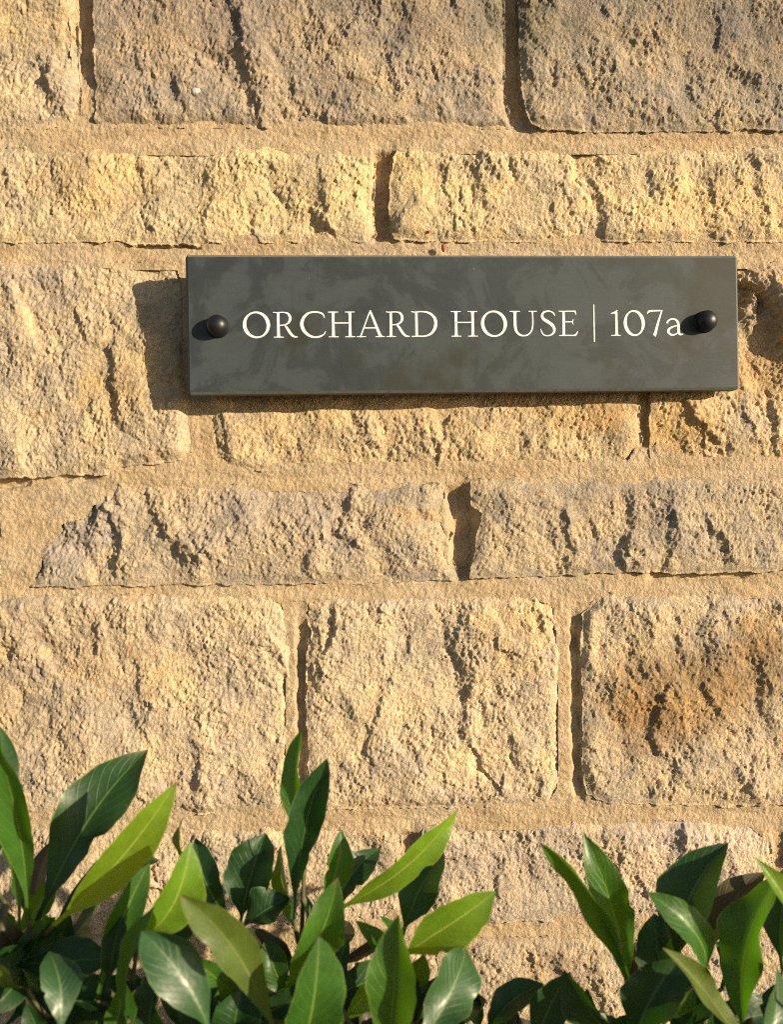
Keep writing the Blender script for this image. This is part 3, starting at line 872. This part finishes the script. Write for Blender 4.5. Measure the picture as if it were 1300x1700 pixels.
# ------------------------------------------------------------------ evergreen shrubs
def leaf_material(name, col, vein, trans, rough, tmix, coat=0.12):
    m, nt, b = new_mat(name)
    uv = nt.nodes.new('ShaderNodeUVMap').outputs['UV']
    sep = nt.nodes.new('ShaderNodeSeparateXYZ'); nt.links.new(uv, sep.inputs[0])
    oi = nt.nodes.new('ShaderNodeObjectInfo')
    pos = geo_pos(nt)
    n = noise_node(nt, pos, 55, 5, 0.6)
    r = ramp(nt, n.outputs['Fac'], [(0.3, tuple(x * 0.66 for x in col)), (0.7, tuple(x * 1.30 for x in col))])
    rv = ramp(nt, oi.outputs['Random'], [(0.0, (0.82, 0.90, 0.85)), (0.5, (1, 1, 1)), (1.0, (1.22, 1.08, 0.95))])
    c = mixc(nt, 'MULTIPLY', 1.0, r.outputs['Color'], rv.outputs['Color'])
    # midrib: |v - 0.5|
    s1 = nt.nodes.new('ShaderNodeMath'); s1.operation = 'SUBTRACT'; s1.inputs[1].default_value = 0.5
    nt.links.new(sep.outputs['Y'], s1.inputs[0])
    ab = nt.nodes.new('ShaderNodeMath'); ab.operation = 'ABSOLUTE'; nt.links.new(s1.outputs[0], ab.inputs[0])
    taper = nt.nodes.new('ShaderNodeMath'); taper.operation = 'MULTIPLY_ADD'
    nt.links.new(sep.outputs['X'], taper.inputs[0]); taper.inputs[1].default_value = 0.020; nt.links.new(ab.outputs[0], taper.inputs[2])
    rm = ramp(nt, taper.outputs[0], [(0.018, (1, 1, 1)), (0.034, (0, 0, 0))])
    # side veins
    sv = nt.nodes.new('ShaderNodeMath'); sv.operation = 'MULTIPLY_ADD'
    nt.links.new(ab.outputs[0], sv.inputs[0]); sv.inputs[1].default_value = -0.55; nt.links.new(sep.outputs['X'], sv.inputs[2])
    sw = nt.nodes.new('ShaderNodeMath'); sw.operation = 'MULTIPLY'; nt.links.new(sv.outputs[0], sw.inputs[0]); sw.inputs[1].default_value = 75
    sn = nt.nodes.new('ShaderNodeMath'); sn.operation = 'SINE'; nt.links.new(sw.outputs[0], sn.inputs[0])
    rs_ = ramp(nt, sn.outputs[0], [(0.88, (0, 0, 0)), (1.0, (0.18, 0.18, 0.18))])
    c = mixc(nt, 'MIX', rs_.outputs['Color'], c, vein)
    c = mixc(nt, 'MIX', rm.outputs['Color'], c, vein)
    re_ = ramp(nt, ab.outputs[0], [(0.470, (0, 0, 0)), (0.492, (0.55, 0.55, 0.55))])
    c = mixc(nt, 'MIX', re_.outputs['Color'], c, vein)
    rt = ramp(nt, sep.outputs['X'], [(0.955, (0, 0, 0)), (0.985, (0.8, 0.8, 0.8))])
    rt2 = ramp(nt, oi.outputs['Random'], [(0.55, (0, 0, 0)), (0.60, (1, 1, 1))])
    tipf = mixc(nt, 'MULTIPLY', 1.0, rt.outputs['Color'], rt2.outputs['Color'])
    c = mixc(nt, 'MIX', tipf, c, (0.13, 0.075, 0.03))
    ns = noise_node(nt, pos, 420, 2, 0.5)
    rsp = ramp(nt, ns.outputs['Fac'], [(0.70, (0, 0, 0)), (0.76, (0.5, 0.5, 0.5))])
    c = mixc(nt, 'MIX', rsp.outputs['Color'], c, (0.13, 0.12, 0.06))
    nt.links.new(c, b.inputs['Base Color'])
    b.inputs['Roughness'].default_value = rough
    b.inputs['Specular IOR Level'].default_value = 0.42
    b.inputs['Coat Weight'].default_value = coat
    b.inputs['Coat Roughness'].default_value = 0.22
    bp = nt.nodes.new('ShaderNodeBump'); bp.inputs['Distance'].default_value = 0.0012; bp.inputs['Strength'].default_value = 0.45
    n2 = noise_node(nt, pos, 130, 4, 0.6)
    ad = nt.nodes.new('ShaderNodeMath'); ad.operation = 'ADD'
    nt.links.new(n2.outputs['Fac'], ad.inputs[0]); nt.links.new(rs_.outputs['Color'], ad.inputs[1])
    nt.links.new(ad.outputs[0], bp.inputs['Height'])
    nt.links.new(bp.outputs['Normal'], b.inputs['Normal'])
    tr = nt.nodes.new('ShaderNodeBsdfTranslucent')
    tc = mixc(nt, 'MULTIPLY', 1.0, rv.outputs['Color'], trans)
    tc = mixc(nt, 'MIX', rm.outputs['Color'], tc, vein)
    nt.links.new(tc, tr.inputs['Color'])
    mx = nt.nodes.new('ShaderNodeMixShader'); mx.inputs[0].default_value = tmix
    out = nt.nodes['Material Output']
    nt.links.new(b.outputs[0], mx.inputs[1]); nt.links.new(tr.outputs[0], mx.inputs[2]); nt.links.new(mx.outputs[0], out.inputs['Surface'])
    return m
LM = {
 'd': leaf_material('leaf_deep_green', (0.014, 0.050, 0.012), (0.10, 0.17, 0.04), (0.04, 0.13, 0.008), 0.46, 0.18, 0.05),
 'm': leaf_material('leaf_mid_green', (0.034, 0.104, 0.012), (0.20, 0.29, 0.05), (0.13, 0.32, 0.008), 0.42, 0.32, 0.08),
 'l': leaf_material('leaf_young_green', (0.105, 0.215, 0.016), (0.36, 0.44, 0.09), (0.34, 0.54, 0.012), 0.38, 0.42),
 'g': leaf_material('leaf_glossy_green', (0.024, 0.070, 0.022), (0.14, 0.21, 0.07), (0.06, 0.15, 0.015), 0.44, 0.12, 0.10),
 'o': leaf_material('leaf_olive', (0.070, 0.115, 0.020), (0.20, 0.22, 0.06), (0.20, 0.28, 0.02), 0.45, 0.35),
 'b': leaf_material('leaf_dull_brown', (0.045, 0.044, 0.020), (0.12, 0.11, 0.045), (0.07, 0.06, 0.015), 0.55, 0.20),
}
mst, nt, b = new_mat('shrub_bark')
nn = noise_node(nt, geo_pos(nt), 140, 5)
rr = ramp(nt, nn.outputs['Fac'], [(0.3, (0.045, 0.040, 0.018)), (0.7, (0.12, 0.11, 0.045))])
nt.links.new(rr.outputs['Color'], b.inputs['Base Color']); b.inputs['Roughness'].default_value = 0.7

def leaf_mesh(base, tip, width, roll, bend, side_bend, fold, wave, seed, mat, n=26, m=10, shape=1.0):
    rq = random.Random(seed)
    B = np.array(base); T = np.array(tip)
    ax = T - B
    L = np.linalg.norm(ax); ax /= L
    view = CPOS - (B + T) / 2
    nv = view - ax * (view @ ax); nv /= np.linalg.norm(nv)
    sv = np.cross(ax, nv)                       # to the right when the leaf points up
    a = math.radians(roll)
    nn_ = nv * math.cos(a) + sv * math.sin(a)
    ss = sv * math.cos(a) - nv * math.sin(a)
    V = np.zeros((n + 1, m + 1, 3)); UV = np.zeros((n + 1, m + 1, 2))
    p, q = 1.30 * shape * rq.uniform(0.9, 1.15), 0.92 * rq.uniform(0.9, 1.15)
    tm = p / (p + q); norm = tm ** p * (1 - tm) ** q
    ph = rq.uniform(0, 6.28); ph2 = rq.uniform(0, 6.28); fr = rq.uniform(1.3, 2.4)
    twist = rq.uniform(-0.65, 0.65)
    curl = rq.uniform(-0.06, 0.20) * L
    sa = rq.uniform(0.92, 1.08)
    nib = [(rq.uniform(0.35, 0.85), rq.uniform(0.02, 0.05), rq.uniform(0.10, 0.35), rq.choice((-1, 1))) for _ in range(rq.choice((0, 0, 1, 2)))]
    for i in range(n + 1):
        t = i / n
        tt = max(0, (t - 0.06) / 0.94)
        w = width / 2 * (tt ** p) * ((1 - tt) ** q) / norm
        w = max(w, 0.0011 * (1 - t) + 0.0002)
        c = B + ax * L * t + sv * side_bend * 4 * t * (1 - t) + nn_ * bend * (t - t * t) * 2 - nn_ * curl * (max(0, t - 0.5) * 2) ** 2 * 0.5
        tw = twist * (t - 0.35) * 1.6
        s_ = ss * math.cos(tw) + nn_ * math.sin(tw)
        n_ = nn_ * math.cos(tw) - ss * math.sin(tw)
        for j in range(m + 1):
            s = 2 * j / m - 1
            k = sa if s > 0 else 2 - sa
            k *= 1 + 0.025 * math.sin(23 * t + (ph if s > 0 else ph2)) + 0.02 * math.sin(47 * t + ph2)
            for (nt_, nw, nd, nsd) in nib:
                if s * nsd > 0:
                    k *= 1 - nd * math.exp(-((t - nt_) / nw) ** 2) * abs(s) ** 3
            ww = wave * w * (math.sin(fr * 6.28 * t + ph) if s > 0 else math.sin(fr * 6.28 * t + ph2)) * s * s
            V[i, j] = c + s_ * (s * w * k) + n_ * (fold * w * abs(s) ** 1.3 + ww)
            UV[i, j] = (t, j / m)
    I = np.arange((n + 1) * (m + 1)).reshape(n + 1, m + 1)
    Q = np.stack([I[:-1, :-1], I[:-1, 1:], I[1:, 1:], I[1:, :-1]], -1).reshape(-1, 4)
    o0 = B.copy()
    me = mesh_np('leaf', V.reshape(-1, 3) - o0, Q)
    uvl = me.uv_layers.new(name='UVMap')
    li = np.zeros(len(me.loops), dtype=np.int32); me.loops.foreach_get('vertex_index', li)
    uvl.data.foreach_set('uv', UV.reshape(-1, 2)[li].astype(np.float32).ravel())
    me.materials.append(mat)
    return me, o0

def tube(name, pts, mat, n=8):
    S = crom([(*p[:3], p[3]) for p in pts], 5)
    V, F = [], []
    for i, p in enumerate(S):
        a = S[max(0, i - 1)][:3]; b_ = S[min(len(S) - 1, i + 1)][:3]
        t = Vector(b_ - a).normalized()
        u = t.cross(Vector((0, 1, 0.2))).normalized(); v = t.cross(u)
        for k in range(n):
            an = 2 * math.pi * k / n
            V.append(Vector(p[:3]) + (u * math.cos(an) + v * math.sin(an)) * p[3])
    for i in range(len(S) - 1):
        for k in range(n):
            F.append((i * n + k, i * n + (k + 1) % n, (i + 1) * n + (k + 1) % n, (i + 1) * n + k))
    F.append(tuple(range(n))); F.append(tuple(range((len(S) - 1) * n, len(S) * n))[::-1])
    me = bpy.data.meshes.new(name)
    me.from_pydata([tuple(v) for v in V], [], F)
    bm = bmesh.new(); bm.from_mesh(me); bmesh.ops.recalc_face_normals(bm, faces=bm.faces[:]); bm.to_mesh(me); bm.free()
    for p in me.polygons:
        p.use_smooth = True
    me.materials.append(mat)
    return me

def at(px, py, dmm):
    """photo pixel and distance in front of the wall in mm -> world point"""
    return px2wall(px, py, dmm / 1000)

# leaf: base px, tip px, depths mm at base and tip, width px, roll deg, bend mm, side bend px, fold, kind, extras
SHRUBS = [
 dict(label='glossy green shrub in the bottom left corner, below the wall', base=(-0.27, -0.19), nodes=[((50, 1545, 185), 4.0), ((8, 1500, 190), 2.6), ((95, 1690, 200), 3.2)], leaves=[
  ((62,1530),(237,1240),180,150,118, 25, 10,-8,0.22,'d'), ((88,1535),(293,1305),200,205,84,-18, 8,6,0.18,'l'),
  ((47,1528),(-12,1235),190,225,72, 15,-12,8,0.35,'m'), ((-12,1440),(-4,1200),180,190,62,-10,8,12,0.2,'d'),
  ((82,1545),(256,1416),180,165,52, 55,6,-6,0.3,'d'), ((96,1600),(214,1448),180,160,40,62,5,0,0.2,'d'),
  ((98,1725),(82,1578),245,205,74,-48,14,4,0.25,'g'), ((52,1560),(-40,1600),190,215,46,40,8,0,0.3,'d'),
  ((40,1600),(-30,1690),185,220,50,30,10,0,0.3,'d'), ((60,1640),(140,1720),180,200,44,-35,8,0,0.3,'d'),
  ((30,1560),(-25,1480),185,180,26,40,4,0,0.3,'m'), ((55,1565),(95,1390),160,120,46,50,6,-8,0.2,'b'),
  ((60,1600),(150,1540),170,130,40,30,6,0,0.2,'d'), ((45,1640),(-20,1580),205,240,26,60,5,0,0.3,'o')]),
 dict(label='dense glossy green shrub in the middle, rising below the plaque', base=(-0.02, -0.20), nodes=[((215, 1650, 195), 3.4), ((400, 1600, 190), 3.2), ((500, 1570, 185), 3.6), ((668, 1590, 200), 3.6), ((330,1690,200),3.2), ((560,1660,205),3.2), ((760,1720,195),3.0)], leaves=[
  ((228,1560),(318,1408),215,225,92,-30,12,10,0.25,'l'), ((160,1660),(248,1432),200,190,58,-25,8,-14,0.25,'m'),
  ((212,1695),(248,1506),235,240,30,55,6,-8,0.3,'m'), ((178,1640),(200,1520),215,215,48,10,4,0,0.2,'d'),
  ((250,1610),(340,1480),180,165,92,25,6,0,0.2,'d'), ((352,1725),(236,1545),250,215,98,-40,10,6,0.12,'g'),
  ((392,1540),(320,1393),180,170,62,25,8,-6,0.25,'d'), ((400,1535),(442,1383),165,150,96,30,8,0,0.3,'d'),
  ((398,1545),(482,1490),175,170,64,35,6,0,0.3,'d'), ((315,1440),(303,1355),170,160,16,50,4,-6,0.3,'o'),
  ((488,1525),(540,1262),195,205,74,12,-8,-14,0.35,'d'), ((505,1420),(501,1212),175,165,44,35,6,-8,0.3,'m'),
  ((520,1520),(566,1376),180,172,50,-35,6,8,0.3,'m'), ((555,1520),(630,1404),170,150,62,20,5,-10,0.2,'d'),
  ((556,1510),(760,1356),190,200,62,-25,8,8,0.15,'l'), ((465,1740),(316,1494),245,270,84,-15,-14,26,0.22,'o'),
  ((458,1650),(562,1462),210,225,80,-28,10,10,0.25,'m'), ((490,1760),(530,1560),240,255,122,-12,12,6,0.2,'m'),
  ((528,1605),(580,1526),170,150,62,20,5,0,0.2,'b'), ((545,1612),(665,1552),180,170,30,45,5,6,0.2,'b'),
  ((668,1552),(738,1413),190,180,98,18,8,-4,0.2,'d'), ((664,1590),(824,1490),205,215,92,-30,8,-10,0.2,'l'),
  ((640,1770),(660,1522),240,245,104,10,8,6,0.3,'m'), ((692,1740),(778,1568),245,208,110,-42,8,4,0.12,'g'),
  ((800,1720),(788,1606),185,175,56,30,5,0,0.3,'d'), ((800,1730),(900,1630),200,195,60,30,6,-8,0.25,'d'),
  ((560,1700),(634,1604),205,205,44,-40,5,0,0.3,'l'), ((385,1600),(470,1640),180,190,40,30,6,0,0.3,'d'),
  ((390,1760),(400,1640),200,200,110,25,8,0,0.3,'d'), ((330,1760),(360,1640),205,210,80,35,8,0,0.3,'d'),
  ((480,1660),(440,1560),190,185,60,20,6,0,0.3,'m'), ((600,1760),(590,1640),195,195,90,30,8,0,0.3,'d'), ((250,1740),(262,1620),210,210,76,30,8,0,0.3,'d'),
  ((180,1740),(205,1630),215,220,60,-20,6,0,0.3,'m'), ((500,1560),(470,1400),170,155,40,60,5,0,0.3,'m'), ((860,1750),(830,1640),190,185,60,30,6,0,0.3,'d'), ((520,1600),(500,1480),180,180,40,-40,5,0,0.3,'d')]),
 dict(label='glossy green shrub in the bottom right corner, below the wall', base=(0.24, -0.19), nodes=[((1060, 1690, 195), 3.6), ((1120, 1640, 190), 3.4), ((1165, 1630, 185), 3.0), ((1260, 1730, 205), 3.4), ((960,1740,200),3.0)], leaves=[
  ((1062,1690),(902,1390),200,215,36,52,-10,14,0.35,'m'), ((1040,1650),(972,1386),190,190,76,-14,8,10,0.2,'m'),
  ((1062,1670),(1032,1486),180,170,42,40,6,8,0.3,'b'), ((1112,1610),(1202,1396),185,180,112,22,8,-10,0.3,'d'),
  ((1168,1620),(1084,1484),215,230,66,-30,16,12,0.2,'m'), ((1160,1625),(1262,1438),180,165,62,35,6,-8,0.25,'b'),
  ((1236,1720),(1296,1450),205,200,100,20,8,-22,0.25,'m'), ((1330,1660),(1258,1424),235,245,38,-55,8,16,0.3,'l'),
  ((1255,1760),(1120,1572),235,250,40,-50,-8,10,0.3,'o'), ((1050,1750),(1130,1588),225,230,104,20,10,-6,0.35,'d'),
  ((1268,1750),(1288,1598),240,205,62,-42,8,0,0.15,'g'), ((1030,1740),(934,1618),215,220,66,40,8,8,0.3,'d'),
  ((890,1750),(948,1612),205,205,76,15,8,-6,0.25,'d'), ((1110,1660),(1086,1516),190,180,76,25,6,0,0.25,'d'),
  ((1300,1610),(1318,1436),185,175,80,20,6,-8,0.2,'d'), ((1150,1720),(1170,1600),195,190,80,30,6,0,0.3,'d'),
  ((1010,1740),(975,1640),185,180,50,35,6,0,0.3,'d'), ((1200,1640),(1240,1540),180,170,60,30,6,0,0.3,'d'),
  ((1290,1760),(1320,1620),200,195,70,30,6,0,0.3,'d'), ((1100,1690),(1150,1640),210,215,36,-30,4,0,0.3,'m')]),
]
def build_shrub(idx, S):
    bx, by = S['base']
    root = empty('evergreen_shrub', (bx, by, 0), S['label'], 'shrub', 'evergreen shrubs along the foot of the wall')
    rl = Vector(root.location)
    def add(name, me, o0):
        o = bpy.data.objects.new(name, me)
        o.location = Vector(o0) - rl
        return link(o, root)
    q = random.Random(idx * 31 + 5)
    nodes = []
    for (px, py, d), r in S['nodes']:
        N = at(px, py, d)
        nodes.append(N)
        r = r / 1000 * 0.75
        fx = bx + q.uniform(-0.03, 0.03); fy = by + q.uniform(-0.03, 0.03)
        mid = (N + np.array([fx, fy, 0])) / 2 + np.array([q.uniform(-.03, .03), q.uniform(-.02, .02), 0.06])
        low = N + np.array([(mid[0] - N[0]) * 0.3, (mid[1] - N[1]) * 0.3, -0.14])
        me = tube('stem', [(fx - bx, fy - by, -0.03, r * 2.2), (*(mid - np.array([bx, by, 0])), r * 1.7), (*(low - np.array([bx, by, 0])), r * 1.3), (*(N - np.array([bx, by, 0])), r)], mst)
        link(bpy.data.objects.new('stem', me), root)
    protos = []
    for k, lf in enumerate(S['leaves']):
        b2, t2, d0, d1, w, roll, bend, sb, fold, kind = lf
        Bp = at(*b2, d0); Tp = at(*t2, d1)
        sc = MMPX / 1000 * (CAM_D - (d0 + d1) / 2000) / CAM_D
        roll = -roll
        if kind == 'g':                      # a leaf that happens to lie so that it mirrors the sun
            vv = CPOS - Bp; vv = vv / np.linalg.norm(vv)
            nh = vv - np.array(LIGHT) + np.array([q.uniform(-.30, .30), 0, q.uniform(-.25, .35)]); nh /= np.linalg.norm(nh)
            for _ in range(4):
                a_ = Tp - Bp
                dy = -(nh[0] * a_[0] + nh[2] * a_[2]) / nh[1]
                d1 = d0 - dy * 1000
                Tp = at(*t2, d1)
            a_ = (Tp - Bp) / np.linalg.norm(Tp - Bp)
            vw = CPOS - (Bp + Tp) / 2
            nv_ = vw - a_ * (vw @ a_); nv_ /= np.linalg.norm(nv_)
            sv_ = np.cross(a_, nv_)
            roll = math.degrees(math.atan2(nh @ sv_, nh @ nv_))
            fold = 0.16
        me, o0 = leaf_mesh(Bp, Tp, w * sc * 0.80 / max(0.6, math.cos(math.radians(roll))), roll, bend / 1000, sb * sc, fold * 1.75, q.uniform(0.10, 0.32), idx * 100 + k, LM[kind])
        leaf_o = add('leaf', me, o0)
        # leaf stalk down to the nearest shoot
        N = min(nodes, key=lambda n_: np.linalg.norm(n_ - Bp))
        if np.linalg.norm(N - Bp) > 0.004:
            md = (N + Bp) / 2 + np.array([0, 0, -0.004])
            sm = tube('leaf_stalk', [(*(N - Bp), 0.0013), (*(md - Bp), 0.0012), (0, 0, 0, 0.0010)], mst, 6)
            link(bpy.data.objects.new('leaf_stalk', sm), leaf_o)
    # shorter inner leaves round every shoot
    for ni, N in enumerate(nodes):
        for k in range(7):
            az = k * 2.4 + q.uniform(-0.4, 0.4)
            up = q.uniform(-0.1, 0.5)
            Ln = q.uniform(0.045, 0.066)
            Bp = N + np.array([0, 0, -0.030 - 0.011 * k])
            Tp = Bp + Ln * np.array([math.cos(az) * math.cos(up), math.sin(az) * math.cos(up), math.sin(up)])
            if Tp[1] > -0.03:
                Tp[1] = -0.03
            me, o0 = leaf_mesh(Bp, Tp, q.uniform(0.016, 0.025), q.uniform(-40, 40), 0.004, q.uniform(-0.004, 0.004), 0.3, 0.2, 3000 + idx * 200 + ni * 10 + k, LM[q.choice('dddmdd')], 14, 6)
            add('leaf', me, o0)
    # small upright leaves crowding each shoot
    for ni, N in enumerate(nodes):
        for k in range(6):
            az = q.uniform(0, 6.28); up = q.uniform(0.75, 1.3)
            Ln = q.uniform(0.026, 0.044)
            Bp = N + np.array([q.uniform(-.006, .006), q.uniform(-.004, .01), -0.016 - 0.005 * k])
            Tp = Bp + Ln * np.array([math.cos(az) * math.cos(up) * 1.3, math.sin(az) * math.cos(up), math.sin(up)])
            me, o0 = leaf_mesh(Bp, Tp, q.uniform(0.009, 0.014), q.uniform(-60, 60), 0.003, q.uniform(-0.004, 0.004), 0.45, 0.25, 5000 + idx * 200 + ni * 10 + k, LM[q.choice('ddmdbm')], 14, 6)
            add('leaf', me, o0)
    # lower leaves, out of the picture, on the same stems
    for k in range(4):
        me, o0 = leaf_mesh((0, -0.2, 0.5), (0.02 * (k - 1.5), -0.25, 0.575), 0.030, 10 * k, 0.006, 0.0, 0.25, 0.1, 900 + k + idx * 10, LM['dmmd'[k]], 10, 6)
        protos.append(me)
    for k in range(46):
        N = nodes[k % len(nodes)]
        t = q.uniform(0.12, 0.78)
        foot = np.array([bx, by, 0])
        P = N * (1 - t) + foot * t
        o = bpy.data.objects.new('leaf', protos[k % 4])
        o.location = Vector(P) - rl
        o.rotation_euler = (q.uniform(-0.7, 0.7), q.uniform(-0.9, 0.9), q.uniform(0, 6.28))
        link(o, root)
for i, S in enumerate(SHRUBS):
    build_shrub(i, S)
